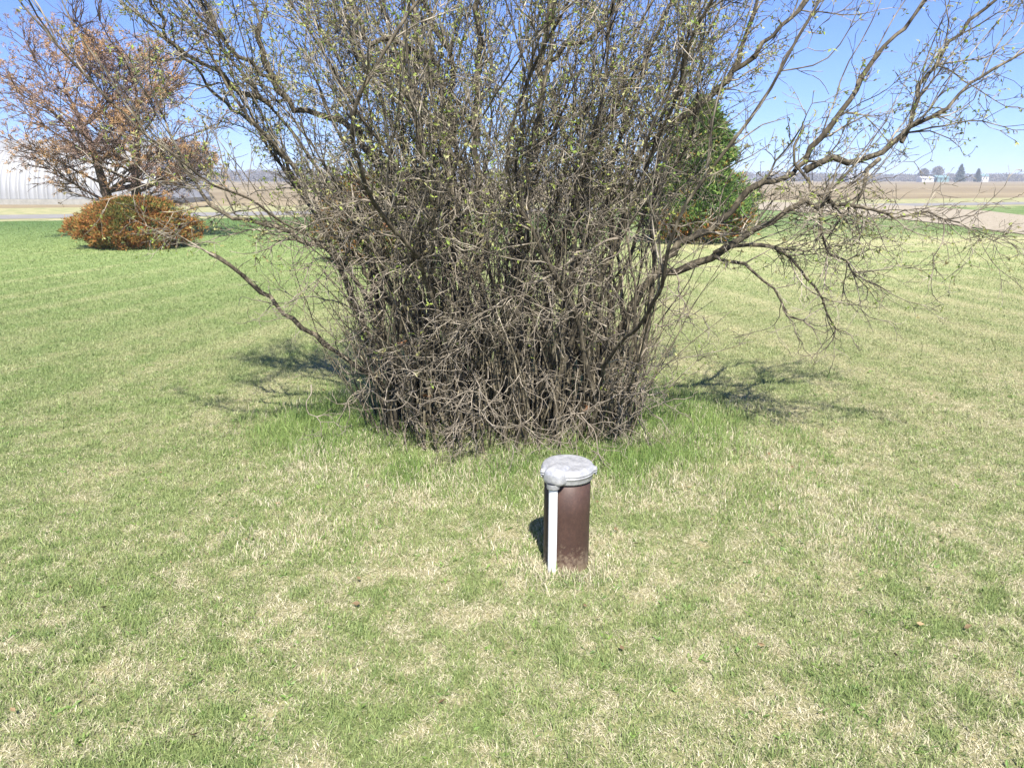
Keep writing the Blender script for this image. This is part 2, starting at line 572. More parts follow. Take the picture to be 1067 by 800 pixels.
h = rng.uniform(0.05, 0.14, N) * hs * (0.7 + 0.6 * vnoise(x, y, 0.25, 47)) * np.where(live, 1, 0.7)
w = rng.uniform(0.002, 0.0042, N) * np.maximum(1, y / 4)
V, Q, T, C = blades(x, y, h, w, np.clip(np.abs(rng.normal(0.38, 0.32, N)) + np.where(live, 0, 0.25), 0, 1.4), col, 0.9)
o = mesh_np('tall_grass', V, Q, T, M['grass'], None, C, smooth=False)
o['kind'] = 'stuff'

# broad-leaved weeds and old leaves lying in the turf
wl = Leaves()
for _ in range(1300):
    D = rng.uniform(1.5, 6.5)
    cx, cy = (rng.random() - 0.5) * (1.45 * D + 1), D
    if in_post(cx, cy):
        continue
    k = rng.integers(3, 8)
    a_ = rng.uniform(0, 2 * math.pi, k)
    d_ = np.stack([np.cos(a_), np.sin(a_), rng.uniform(0.25, 0.9, k)], 1)
    cc = np.array([0.12, 0.20, 0.055]) * rng.uniform(0.8, 1.5) + np.array([0.04, 0.03, 0]) * rng.random()
    wl.add(np.tile([cx, cy, 0.008], (k, 1)) + rng.normal(0, 0.006, (k, 3)) * [1, 1, 0.2], d_, rng.uniform(0.012, 0.032, k), rng.uniform(0.004, 0.011, k), cc)
o = wl.build('lawn_weed_cover', M['grass'])
o['kind'] = 'stuff'
dl = Leaves()
for _ in range(70):
    D = rng.uniform(1.6, 6.0)
    cx, cy = (rng.random() - 0.5) * (1.45 * D + 1), D
    if rng.random() < 0.5:
        cx, cy = rng.normal(-0.2, 1.0), rng.normal(3.8, 0.7)
    if in_post(cx, cy):
        continue
    a_ = rng.uniform(0, 2 * math.pi)
    cc = np.array([0.29, 0.20, 0.11]) * rng.uniform(0.6, 1.3)
    L_ = rng.uniform(0.012, 0.035)
    dl.add([[cx, cy, 0.03]], [[math.cos(a_), math.sin(a_), rng.normal(0, 0.25)]], L_, L_ * 0.55, cc)
o = dl.build('leaf_litter', M['dry_leaf'])
o['kind'] = 'stuff'


# ------------------------------------------------------------------ ground beyond the lawn
def sheet(name, pts, z, mat_):
    v = [(p[0], p[1], z) for p in pts]
    me = bpy.data.meshes.new(name)
    me.from_pydata(v, [], [list(range(len(v)))])
    me.materials.append(mat_)
    o_ = bpy.data.objects.new(name, me)
    COL.objects.link(o_)
    o_['kind'] = 'structure'
    return o_


m, n, l, b = mat('stubble_field')
t1 = noise_node(n, l, 0.02, 6, 0.65, stretch=(0.25, 1.6, 1))
t2 = noise_node(n, l, 0.6, 5, 0.7)
r1 = ramp(n, l, t1.outputs['Fac'], [(0.32, (0.165, 0.13, 0.088)), (0.5, (0.22, 0.178, 0.118)), (0.62, (0.27, 0.222, 0.145)), (0.75, (0.19, 0.155, 0.104))])
r2 = ramp(n, l, t2.outputs['Fac'], [(0.3, (0.8, 0.8, 0.78)), (0.7, (1.15, 1.15, 1.1))])
mx = n.new('ShaderNodeMix'); mx.data_type = 'RGBA'; mx.blend_type = 'MULTIPLY'; mx.inputs[0].default_value = 1
l.new(r1.outputs[0], mx.inputs[6]); l.new(r2.outputs[0], mx.inputs[7]); l.new(mx.outputs[2], b.inputs['Base Color'])
b.inputs['Roughness'].default_value = 0.95
b.inputs['Specular IOR Level'].default_value = 0.05
M['field'] = m
M['verge'] = noise_mat('road_verge', 1.3, [(0.3, (0.13, 0.17, 0.06)), (0.5, (0.26, 0.25, 0.12)), (0.7, (0.38, 0.33, 0.19))], 0.95, 6)
M['gravel'] = noise_mat('gravel', 5, [(0.3, (0.20, 0.168, 0.12)), (0.5, (0.28, 0.238, 0.172)), (0.72, (0.34, 0.295, 0.215))], 0.95, 8, 0.5, 0.03)
M['road'] = noise_mat('worn_asphalt', 1.2, [(0.3, (0.17, 0.16, 0.15)), (0.7, (0.23, 0.22, 0.205))], 0.9, 6)

sheet('ground', [(-3500, -300), (3500, -300), (3500, 4500), (-3500, 4500)], -0.012, M['field'])


def band(name, d0, d1, z, mat_):
    return sheet(name, [(-300, road_line(-300) + d0), (400, road_line(400) + d0), (400, road_line(400) + d1), (-300, road_line(-300) + d1)], z, mat_)


band('verge', -8.5, 13.0, -0.006, M['verge'])
band('road', -1.9, 2.6, 0.004, M['road'])
near = [(1300, 270), (1180, 258), (1067, 245), (1000, 236), (940, 229), (880, 224), (820, 220.5), (765, 217.5)]
far_ = [(790, 210.5), (880, 213.0), (940, 214.5), (990, 217.5), (1030, 220.5), (1067, 225), (1180, 232), (1300, 240)]
drive_pts = [ground_at(*p) for p in near] + [ground_at(*p) for p in far_]
sheet('driveway', drive_pts, 0.030, M['gravel'])

# ------------------------------------------------------------------ the well casing
well = empty('well_casing', (POST[0], POST[1], 0), 'short brown steel well pipe with grey cast cap and white conduit standing in the lawn', 'well pipe')


def lathe(name, prof, mat_, parent, seg=48, cx=POST[0], cy=POST[1], wob=None):
    prof = np.array(prof, float)
    k = len(prof)
    a_ = np.arange(seg) / seg * 2 * math.pi
    rad = prof[:, 0][:, None] * np.ones(seg)[None]
    if wob is not None:
        rad = wob(rad, a_, prof)
    v = np.stack([cx + rad * np.cos(a_), cy + rad * np.sin(a_), np.repeat(prof[:, 1][:, None], seg, 1)], -1).reshape(-1, 3)
    i = np.arange(k - 1)[:, None] * seg
    j = np.arange(seg)[None]
    j2 = (j + 1) % seg
    q_ = np.stack([i + j, i + j2, i + seg + j2, i + seg + j], -1).reshape(-1, 4)
    return mesh_np(name, v, q_, None, mat_, parent)


TOP = 0.428
RC = 0.097
lathe('pipe', [(RC, -0.05), (RC, 0.1), (RC, 0.25), (RC, TOP + 0.02), (RC - 0.008, TOP + 0.02)], M['casing'], well)
A0 = R(-90 - 33)                              # the conduit's side: front, a little left
ca, sa = math.cos(A0), math.sin(A0)


def ears(rad, a_, prof):
    # bolt ears on the cap's flange: at the right, back and left
    for ea in (R(-6), R(96), R(200)):
        d = np.abs((a_ - ea + math.pi) % (2 * math.pi) - math.pi)
        rad = rad + 0.013 * np.exp(-(d / 0.12) ** 4)[None] * (prof[:, 0] > 0.1065)[:, None]
    return rad


lathe('cap_base', [(0.1005, TOP - 0.023), (0.1035, TOP - 0.024), (0.105, TOP - 0.018), (0.1055, TOP - 0.002), (0.1085, TOP + 0.001), (0.1100, TOP + 0.004), (0.1090, TOP + 0.0075), (0.098, TOP + 0.008)], M['cap'], well, 96, wob=ears)
lathe('cap_lid', [(0.099, TOP + 0.0095), (0.1085, TOP + 0.0098), (0.1105, TOP + 0.013), (0.1100, TOP + 0.018), (0.1070, TOP + 0.0205), (0.1060, TOP + 0.029), (0.103, TOP + 0.0335), (0.098, TOP + 0.0365), (0.085, TOP + 0.0380), (0.082, TOP + 0.0374), (0.05, TOP + 0.039), (0.001, TOP + 0.040)], M['cap'], well, 96, wob=ears)


def super_box(name, c, half, power, mat_, parent, rot, n1=40, n2=24, taper=0.0):
    th = np.linspace(0, 2 * math.pi, n1, endpoint=False)
    ph = np.linspace(-math.pi / 2, math.pi / 2, n2)
    f = lambda v, e: np.sign(v) * np.abs(v) ** e
    T_, P_ = np.meshgrid(th, ph)
    x = f(np.cos(P_), power) * f(np.cos(T_), power) * half[0]
    y = f(np.cos(P_), power) * f(np.sin(T_), power) * half[1]
    z = f(np.sin(P_), power) * half[2]
    y = y * (1 + taper * z / half[2])
    x2, y2 = x * math.cos(rot) - y * math.sin(rot), x * math.sin(rot) + y * math.cos(rot)
    v = np.stack([c[0] + x2, c[1] + y2, c[2] + z], -1).reshape(-1, 3)
    i = np.arange(n2 - 1)[:, None] * n1
    j = np.arange(n1)[None]
    j2 = (j + 1) % n1
    return mesh_np(name, v, np.stack([i + j, i + j2, i + n1 + j2, i + n1 + j], -1).reshape(-1, 4), None, mat_, parent)


super_box('conduit_hub', (POST[0] + ca * 0.083, POST[1] + sa * 0.083, TOP + 0.013), (0.060, 0.047, 0.038), 0.62, M['cap'], well, A0, taper=-0.12)
CR = 0.0185
ccx, ccy = POST[0] + ca * (RC + CR + 0.003), POST[1] + sa * (RC + CR + 0.003)
lathe('hub_collar', [(CR + 0.001, TOP - 0.036), (CR + 0.0075, TOP - 0.035), (CR + 0.009, TOP - 0.031), (CR + 0.009, TOP - 0.012)], M['cap'], well, 32, ccx, ccy)
lathe('conduit', [(CR, -0.04), (CR, 0.1), (CR, 0.25), (CR, TOP - 0.03)], M['pvc'], well, 32, ccx, ccy)
for ea in (R(-6), R(96), R(200)):
    bx, by = POST[0] + math.cos(ea) * 0.1165, POST[1] + math.sin(ea) * 0.1165
    lathe('bolt', [(0.0001, TOP + 0.0265), (0.0045, TOP + 0.026), (0.0055, TOP + 0.0245), (0.0055, TOP + 0.0195), (0.0035, TOP + 0.019), (0.0035, TOP - 0.004), (0.005, TOP - 0.0045), (0.005, TOP - 0.010), (0.0001, TOP - 0.0125)], M['steel_bolt'], well, 6, bx, by)


# ------------------------------------------------------------------ the lilac
rng.bit_generator.state = np.random.default_rng(5).bit_generator.state
lilac = empty('lilac_shrub', (BUSH[0], BUSH[1], 0), 'huge bare multi-stemmed lilac shrub with greening buds and dead grey twigs low down', 'shrub')


def foot(px):
    """a point on the clump's foot whose x matches photo column px"""
    x = (px - 533.5) / F * 5.2
    return np.array([x, BUSH[1] + rng.uniform(-0.35, 0.45) * math.sqrt(max(0.0, 1 - (x / 1.1) ** 2)), -0.03])


# limbs one can follow in the photo: points (px, py, metres ahead), foot radius, tip radius
TRACED = [
    ([(445, 432, 4.75), (408, 395, 4.6), (345, 350, 4.5), (300, 318, 4.45), (250, 285, 4.42), (219, 264, 4.40)], .020, .011),
    ([(480, 425, 4.9), (415, 385, 4.75), (372, 325, 4.65), (366, 296, 4.6), (354, 271, 4.6), (339, 252, 4.58), (316, 246, 4.55), (294, 234, 4.55), (237, 222, 4.5), (213, 200, 4.5), (206, 186, 4.5), (190, 160, 4.45), (172, 125, 4.4)], .030, .006),
    ([(490, 430, 5.0), (440, 330, 4.9), (400, 205, 4.85), (390, 175, 4.8), (369, 147, 4.8), (350, 128, 4.8), (322, 118, 4.8), (300, 106, 4.75), (284, 81, 4.75), (273, 62, 4.7), (271, 25, 4.7)], .032, .016),
    ([(284, 81, 4.75), (262, 68, 4.7), (240, 55, 4.65), (226, 30, 4.6), (205, -10, 4.6), (190, -60, 4.6)], .014, .005),
    ([(284, 110, 4.8), (255, 95, 4.7), (220, 72, 4.65), (187, 56, 4.6), (172, 20, 4.55), (158, -12, 4.5), (140, -60, 4.4)], .015, .006),
    ([(450, 430, 5.1), (415, 330, 5.1), (355, 255, 5.1), (318, 200, 5.05), (290, 160, 5.0), (262, 130, 4.95), (230, 110, 4.9), (190, 60, 4.8), (150, 20, 4.7)], .026, .006),
    ([(495, 435, 5.2), (470, 250, 5.2), (461, 117, 5.2), (466, 68, 5.2), (446, 24, 5.2), (430, -40, 5.1), (420, -110, 5.1)], .030, .012),
    ([(470, 430, 4.8), (440, 200, 4.75), (437, 97, 4.7), (436, 36, 4.7), (431, -5, 4.7), (415, -80, 4.7)], .028, .012),
    ([(452, 60, 4.72), (430, 50, 4.7), (412, 42, 4.68), (398, 40, 4.65), (384, 46, 4.6), (377, 38, 4.6), (379, 25, 4.6), (365, 0, 4.6), (350, -50, 4.5)], .018, .006),
    ([(512, 440, 4.7), (510, 300, 4.7), (506, 195, 4.7), (503, 117, 4.7), (503, 90, 4.7), (505, 49, 4.7), (500, 22, 4.7), (503, -5, 4.7), (510, -90, 4.7)], .029, .014),
    ([(545, 440, 4.9), (550, 260, 4.9), (553, 190, 4.9), (558, 146, 4.9), (567, 97, 4.9), (566, 60, 4.9), (568, -5, 4.9), (575, -100, 4.9)], .031, .014),
    ([(567, 66, 4.9), (580, 60, 4.88), (595, 44, 4.85), (620, 40, 4.8), (633, 18, 4.8), (642, -10, 4.8), (660, -70, 4.8)], .017, .006),
    ([(575, 440, 5.1), (590, 340, 5.1), (630, 230, 5.05), (675, 160, 5.0), (710, 130, 4.95), (746, 100, 4.9), (777, 73, 4.85), (804, 39, 4.8), (838, 0, 4.8), (870, -60, 4.8)], .031, .010),
    ([(746, 100, 4.9), (757, 85, 4.9), (766, 66, 4.9), (777, 39, 4.9), (788, 14, 4.9), (800, -30, 4.9)], .019, .009),
    ([(560, 435, 4.8), (580, 300, 4.8), (612, 170, 4.8), (641, 118, 4.8), (659, 87, 4.8), (682, 48, 4.8), (700, 0, 4.8), (715, -60, 4.8)], .027, .009),
    ([(598, 440, 4.85), (630, 370, 4.75), (672, 305, 4.65), (710, 262, 4.6), (744, 245, 4.58), (774, 216, 4.55), (801, 196, 4.52), (845, 177, 4.5), (858, 155, 4.5), (878, 128, 4.5), (902, 95, 4.5), (930, 50, 4.5), (956, 20, 4.5), (972, -10, 4.5)], .034, .010),
    ([(838, 180, 4.5), (850, 174, 4.48), (868, 169, 4.45), (899, 170, 4.42), (915, 162, 4.4), (949, 135, 4.38), (983, 118, 4.36), (1020, 80, 4.34), (1066, 55, 4.3)], .021, .006),
    ([(940, 148, 4.4), (955, 100, 4.45), (968, 72, 4.45), (985, 50, 4.45), (1005, 30, 4.45), (1042, -3, 4.45), (1080, -40, 4.4)], .013, .007),
    ([(690, 284, 4.62), (720, 272, 4.55), (748, 257, 4.5), (778, 243, 4.46), (802, 231, 4.43), (818, 217, 4.4), (836, 211, 4.38), (850, 216, 4.36), (860, 209, 4.34), (866, 196, 4.33)], .024, .014),
    ([(742, 262, 4.5), (766, 254, 4.45), (790, 254, 4.42), (814, 264, 4.40), (832, 282, 4.36), (850, 300, 4.33), (862, 327, 4.3), (871, 343, 4.28)], .014, .005),
    ([(742, 264, 4.5), (768, 269, 4.4), (799, 288, 4.35), (817, 312, 4.32), (823, 329, 4.3), (837, 334, 4.28)], .012, .005),
    ([(915, 165, 4.4), (905, 178, 4.38), (896, 196, 4.36), (888, 212, 4.34), (880, 222, 4.32)], .013, .008),
    ([(862, 208, 4.34), (885, 214, 4.3), (905, 220, 4.27), (935, 226, 4.22), (965, 225, 4.2), (1000, 232, 4.15)], .012, .004),
    ([(838, 130, 4.5), (828, 150, 4.5), (830, 166, 4.47), (842, 184, 4.44), (856, 202, 4.4), (866, 212, 4.36)], .007, .008),
    ([(858, 214, 4.36), (857, 230, 4.34), (860, 245, 4.32), (868, 262, 4.3), (880, 272, 4.28), (888, 284, 4.27)], .010, .006),
    ([(640, 250, 4.2), (610, 262, 4.15), (575, 285, 4.1), (530, 310, 4.05), (500, 330, 4.0), (478, 345, 4.0)], .008, .004),
    ([(455, 222, 4.3), (425, 214, 4.25), (390, 212, 4.2), (362, 210, 4.2), (345, 222, 4.2), (320, 236, 4.15)], .008, .005),
]

stem_sets = []             # (points, radii, weight of its growth)
for pts, r0, r1 in TRACED:
    P = resample([at(*p) for p in pts], 0.06)
    P[1:-1] += rng.normal(0, 0.009, P[1:-1].shape)
    kn = np.cumsum(rng.normal(0, 0.010, P.shape), axis=0)
    P = P + (kn - np.linspace(0, 1, len(P))[:, None] * kn[-1]) * 0.8
    t = np.linspace(0, 1, len(P))
    rad = (r0 + (r1 - r0) * t ** 0.85) * (1 + 0.10 * rng.normal(0, 1, len(P)))
    stem_sets.append((P, np.maximum(rad, 0.003), 1.0))

# the many other stems, fanning out from the same foot
for k in range(66):
    s = (k + rng.random()) / 66 * 2 - 1                       # -1 leftmost .. 1 rightmost
    back = rng.uniform(-1, 1)
    f = np.array([BUSH[0] + s * 0.80, BUSH[1] + back * 0.5 * math.sqrt(1 - 0.8 * s * s), -0.03])
    tilt = float(np.clip(s * (0.27 if s < 0 else 0.22) + rng.normal(0, 0.07), -0.34, 0.28))
    d = np.array([math.sin(tilt), back * 0.24 + rng.normal(0, 0.06), math.cos(tilt)])
    L = rng.uniform(2.5, 3.6) * (1 - 0.05 * abs(s))
    out_ = (0.034 if s < 0 else 0.026) * s
    P = [f]
    for _ in range(int(L / 0.07)):
        zz = P[-1][2]
        d = unit(d + rng.normal(0, 0.115, 3) + np.array([out_ * min(1.0, max(0.0, (zz - 0.9) / 0.5)), -0.10 * (d[1] - 0.22 * back) - 0.05 * max(0.0, abs(P[-1][1] - BUSH[1]) - 0.75) * np.sign(P[-1][1] - BUSH[1]), 0.006]))
        lim_ = 0.26 if zz < 0.8 else 0.5
        d[0] = min(lim_, max(-1.2 * lim_, d[0]))
        d = unit(d)
        P.append(P[-1] + d * 0.07)
    P = np.array(P)
    r0 = rng.uniform(0.009, 0.021)
    t = np.linspace(0, 1, len(P))
    stem_sets.append((P, (r0 * (1 - t) + 0.004 * t) * (1 + 0.06 * rng.normal(0, 1, len(P))), 1.0))

BUDC = np.array([[0.30, 0.36, 0.08], [0.22, 0.30, 0.06], [0.36, 0.36, 0.14], [0.27, 0.24, 0.11], [0.40, 0.40, 0.18]])


def bud(lv, p, d, size):
    k = rng.integers(2, 5)
    dd = np.array([unit(d + rng.normal(0, 0.55, 3)) for _ in range(k)])
    c = BUDC[rng.integers(0, len(BUDC))] * rng.uniform(0.75, 1.2)
    lv.add(np.tile(p, (k, 1)), dd, rng.uniform(0.6, 1.2, k) * size, rng.uniform(0.30, 0.5, k) * size, c)


def twiglets(tw, lv, P, r, level, up, bud_p, spacing):
    """short growth off a twig, opening buds at its joints and tips"""
    L = np.linalg.norm(np.diff(P, axis=0), axis=1).sum()
    nsp = rng.poisson(L / spacing)
    for _ in range(nsp):
        i = rng.integers(1, len(P))
        ax = P[i] - P[i - 1]
        l2 = rng.uniform(0.05, 0.24) if level == 1 else rng.uniform(0.03, 0.11)
        n_ = 4 if level == 1 else 3
        Q_ = walk(P[i], side_dir(ax, rng.uniform(0.4, 0.95)), l2, n_, 0.27, up)
        rr_ = max(0.0018, r * 0.68)
        tw.add(Q_, np.linspace(rr_, 0.0012, len(Q_)), 3)
        if level == 1:
            twiglets(tw, lv, Q_, rr_, 2, up, bud_p, spacing * 0.8)
        if rng.random() < bud_p:
            bud(lv, Q_[-1], Q_[-1] - Q_[-2], rng.uniform(0.014, 0.029))
        if rng.random() < bud_p * 0.5:
            bud(lv, Q_[-2], side_dir(Q_[-1] - Q_[-2], 0.7), rng.uniform(0.011, 0.022))


side_rank = []
plans = []
for si, (P, rad, wgt) in enumerate(stem_sets):
    seglen = np.linalg.norm(np.diff(P, axis=0), axis=1)
    cum = np.concatenate([[0], np.cumsum(seglen)])
    L = cum[-1]
    tw, lv = Tubes(), Leaves()
    n1 = 3 if si in (25, 26) else rng.poisson(L * (9.0 if si < 15 or si >= len(TRACED) else 11.0))
    for _ in range(n1):
        z_free = 0.75
        i = int(rng.integers(1, len(P)))
        p = P[i]
        if p[2] < (1.0 if si >= len(TRACED) else 1.15) and rng.random() < 0.85:
            continue
        t = cum[i] / L
        ax = P[i] - P[max(0, i - 2)]
        out = np.array([p[0] - BUSH[0], (p[1] - BUSH[1]) * 0.5, 0])
        d = side_dir(ax, rng.uniform(0.35, 0.85)) + 0.15 * unit(out)
        l1 = rng.uniform(0.18, 0.85) * (1.05 - 0.35 * t)
        if si < len(TRACED) and p[2] < 1.15:
            l1 *= 0.55
        r1 = min(rad[i] * 0.55, rng.uniform(0.003, 0.0075))
        up = rng.normal(0.05, 0.04)
        B = walk(p, d, l1, max(4, int(l1 / 0.06)), 0.20, up)
        if B[-1][0] < -2.55 and rng.random() < 0.8:
            continue
        plans.append((si, B, np.linspace(r1, 0.0015, len(B)), tw, lv, r1 * l1))
        bp = 0.55 if p[2] > 1.3 else 0.25
        twiglets(tw, lv, B, r1 * 0.6, 1, 0.045, bp, 0.076)
        bud(lv, B[-1], B[-1] - B[-2], rng.uniform(0.012, 0.025))
    # upright shoots in the crown
    for _ in range(rng.poisson(L * 2.1) if si not in (0, 19, 20, 22, 24, 25, 26) else 0):
        i = int(rng.integers(2, len(P)))
        if P[i][2] < 0.9:
            continue
        d = unit(P[i] - P[i - 2]) * 0.5 + np.array([0.10 * (P[i][0] - BUSH[0]), rng.normal(0, 0.2), 1.0]) + rng.normal(0, 0.18, 3)
        B = walk(P[i], d, rng.uniform(0.4, 1.2), 11, 0.11, 0.03)
        tw.add(B, np.linspace(rng.uniform(0.003, 0.0055), 0.0018, len(B)), 4)
        twiglets(tw, lv, B, 0.0028, 2, 0.05, 0.5, 0.11)
    # the stem's own tip breaks up into shoots
    for _ in range(0 if si in (0, 19, 20) else 3):
        B = walk(P[-1], unit(P[-1] - P[-3]) + rng.normal(0, 0.25, 3), rng.uniform(0.25, 0.6), 6, 0.12, 0.02)
        tw.add(B, np.linspace(min(rad[-1] * 0.7, 0.006), 0.0015, 7), 4)
        twiglets(tw, lv, B, 0.003, 1, 0.03, 0.5, 0.09)
    side_rank.append((tw, lv))

order = sorted(range(len(plans)), key=lambda i: -plans[i][5])
big = set(order[:90])
stem_objs = []
for si, (P, rad, wgt) in enumerate(stem_sets):
    tb = Tubes()
    tb.add(P, rad, 9 if rad[0] > 0.016 else 7)
    stem_objs.append(tb.build('stem', M['dead'] if si in (25, 26) else M['bark'], lilac))
for i, (si, B, rr_, tw, lv, _) in enumerate(plans):
    if i in big:
        tb = Tubes()
        tb.add(B, rr_, 5)
        tb.build('side_branch', M['twig'], stem_objs[si])
    else:
        tw.add(B, rr_, 4)
for si, (tw, lv) in enumerate(side_rank):
    o = tw.build('twig_growth', M['twig'], stem_objs[si])
    if o:
        o['kind'] = 'stuff'
    o = lv.build('budding_foliage', M['bud'], stem_objs[si])
    if o:
        o['kind'] = 'stuff'

# straight suckers packed round the foot
rest = Tubes()
for k in range(430):
    while True:
        a_, b_ = rng.uniform(-1, 1), rng.uniform(-1, 1)
        if a_ * a_ + b_ * b_ < 1:
            break
    f = np.array([BUSH[0] + a_ * 0.90, BUSH[1] + b_ * 0.62, -0.03])
    tilt = a_ * 0.20 + rng.normal(0, 0.08)
    d = np.array([math.sin(tilt), b_ * 0.22 + rng.normal(0, 0.07), math.cos(tilt)])
    L = rng.uniform(0.6, 2.0) * (1 - 0.25 * abs(a_))
    P = walk(f, d, L, max(7, int(L / 0.09)), 0.085, 0.012)
    r0 = 0.003 + 0.009 * rng.random() ** 1.7
    rad = np.linspace(r0, 0.0016, len(P)) * (1 + 0.08 * rng.normal(0, 1, len(P)))
    if k < 100 and b_ < 0.6:
        tb = Tubes()
        tb.add(P, rad, 6)
    else:
        tb = rest
        tb.add(P, rad, 5)
    for _ in range(rng.poisson(2.2)):
        i = int(rng.integers(len(P) // 2, len(P)))
        B = walk(P[i], side_dir(P[i] - P[i - 1], rng.uniform(0.3, 0.8)), rng.uniform(0.1, 0.45), 6, 0.2, 0.05)
        tb.add(B, np.linspace(min(rad[i] * 0.7, 0.004), 0.0013, 7), 4)
    if tb is not rest:
        tb.build('cane', M['cane'], lilac)
o = rest.build('cane_thicket', M['cane'], lilac)
o['kind'] = 'stuff'


# crooked dead twigs hanging about the lower half
def zigzag(p, d, L, r, tb, depth):
    n_ = max(3, int(L / 0.05))
    pts = [np.array(p, float)]
    d = unit(np.array(d, float))
    kids = []
    for _ in range(n_):
        turn = unit(np.cross(d, rng.normal(0, 1, 3))) * rng.uniform(0.15, 0.75)
        d = unit(d + turn)
        pts.append(pts[-1] + d * (L / n_) * rng.uniform(0.7, 1.3))
        if depth < 2 and rng.random() < 0.62:
            kids.append((pts[-1], side_dir(d, rng.uniform(0.5, 1.1)), L * rng.uniform(0.25, 0.55)))
    pts = np.array(pts)
    pts[:, 2] = np.maximum(pts[:, 2], 0.02)
    tb.add(pts, np.linspace(r, max(0.0012, r * 0.4), len(pts)), 5 if depth == 0 else 4)
    for kp, kd, kl in kids:
        if kl > 0.04:
            zigzag(kp, kd, kl, max(0.0013, r * 0.62), tb, depth + 1)


rest = Tubes()
for k in range(195):
    a_ = rng.uniform(-1.0, 1.0)
    fr = math.sqrt(max(0, 1 - (a_ / 1.1) ** 2))
    z = rng.uniform(0.35, 1.7) if k % 4 else rng.uniform(0.15, 0.7)
    spread = 1.0 + 0.13 * z
    front = rng.random() < 0.8
    p = np.array([BUSH[0] + a_ * 0.88 * spread, BUSH[1] + (-1 if front else 1) * fr * (0.60 + 0.12 * z) * rng.uniform(0.4, 1.0), z])
    d = np.array([a_ * 0.35 + rng.normal(0, 0.5), (-0.9 if front else 0.5) * rng.uniform(0.1, 1), rng.normal(0.0, 0.55)])
    tb = Tubes() if k < 90 else rest
    zigzag(p, d, rng.uniform(0.18, 0.65) * (0.6 if z < 0.4 else 1.0), rng.uniform(0.0024, 0.0058), tb, 0)
    if k < 90:
        tb.build('dead_twig', M['dead'], lilac)
for k in range(46):          # twigs drooping into the grass in front
    a_ = rng.normal(-0.05, 0.5)
    p = np.array([BUSH[0] + a_, BUSH[1] - 0.62 * math.sqrt(max(0.1, 1 - (a_ / 1.1) ** 2)) - rng.uniform(0, 0.15), rng.uniform(0.2, 0.6)])
    zigzag(p, np.array([rng.normal(0, 0.5), -0.35, -0.9]), rng.uniform(0.2, 0.45), rng.uniform(0.002, 0.0045), rest, 0)
o = rest.build('dead_twig_tangle', M['dead'], lilac)
o['kind'] = 'stuff'
# crooked twigs on the drooping right-hand boughs
rest = Tubes()
for bi, cnt in ((18, 14), (19, 16), (20, 12), (22, 16), (24, 16), (0, 7), (21, 6), (25, 34), (26, 10)):
    P = stem_sets[bi][0]
    for _ in range(cnt):
        i = int(rng.integers(len(P) // 3, len(P)))
        zigzag(P[i], side_dir(P[i] - P[i - 1], rng.uniform(0.4, 1.0)) + np.array([0.15, 0, -0.15]), rng.uniform(0.12, 0.42) * (0.5 if bi == 0 else 1), rng.uniform(0.002, 0.0045), rest, 0)
o = rest.build('crooked_twig_growth', M['twig'], lilac)
o['kind'] = 'stuff'
# a few of last year's leaves caught in it
for px, py, Y in ((422, 356, 4.25), (447, 411, 4.3), (610, 426, 4.3), (402, 236, 4.3)):
    dlv = Leaves()
    p = at(px, py, Y)
    for _ in range(3):
        dlv.add([p + rng.normal(0, 0.008, 3)], [rng.normal(0, 1, 3)], 0.045, 0.03, np.array([0.36, 0.19, 0.10]) * rng.uniform(0.8, 1.2))
    dlv.build('withered_leaf', M['dry_leaf'], lilac)


# ------------------------------------------------------------------ conifers and other garden plants
def sprays(lv, c, d, cnt, size, cols, spread=0.5):
    """one tuft of scale-leaf sprays"""
    dd = d + rng.normal(0, spread, (cnt, 3))
    p = c + rng.normal(0, size * 0.35, (cnt, 3))
    col_ = cols[rng.integers(0, len(cols), cnt)] * rng.uniform(0.75, 1.25, (cnt, 1))
    lv.add(p, dd, rng.uniform(0.5, 1.2, cnt) * size, rng.uniform(0.14, 0.3, cnt) * size, col_)


RUST = np.array([[0.33, 0.135, 0.04], [0.40, 0.20, 0.06], [0.24, 0.095, 0.035], [0.28, 0.20, 0.06], [0.16, 0.15, 0.045]])
GREEN = np.array([[0.085, 0.15, 0.04], [0.13, 0.22, 0.05], [0.18, 0.27, 0.065], [0.07, 0.12, 0.035]])
OLIVE = np.array([[0.17, 0.19, 0.05], [0.24, 0.20, 0.06], [0.30, 0.17, 0.05], [0.12, 0.15, 0.04]])


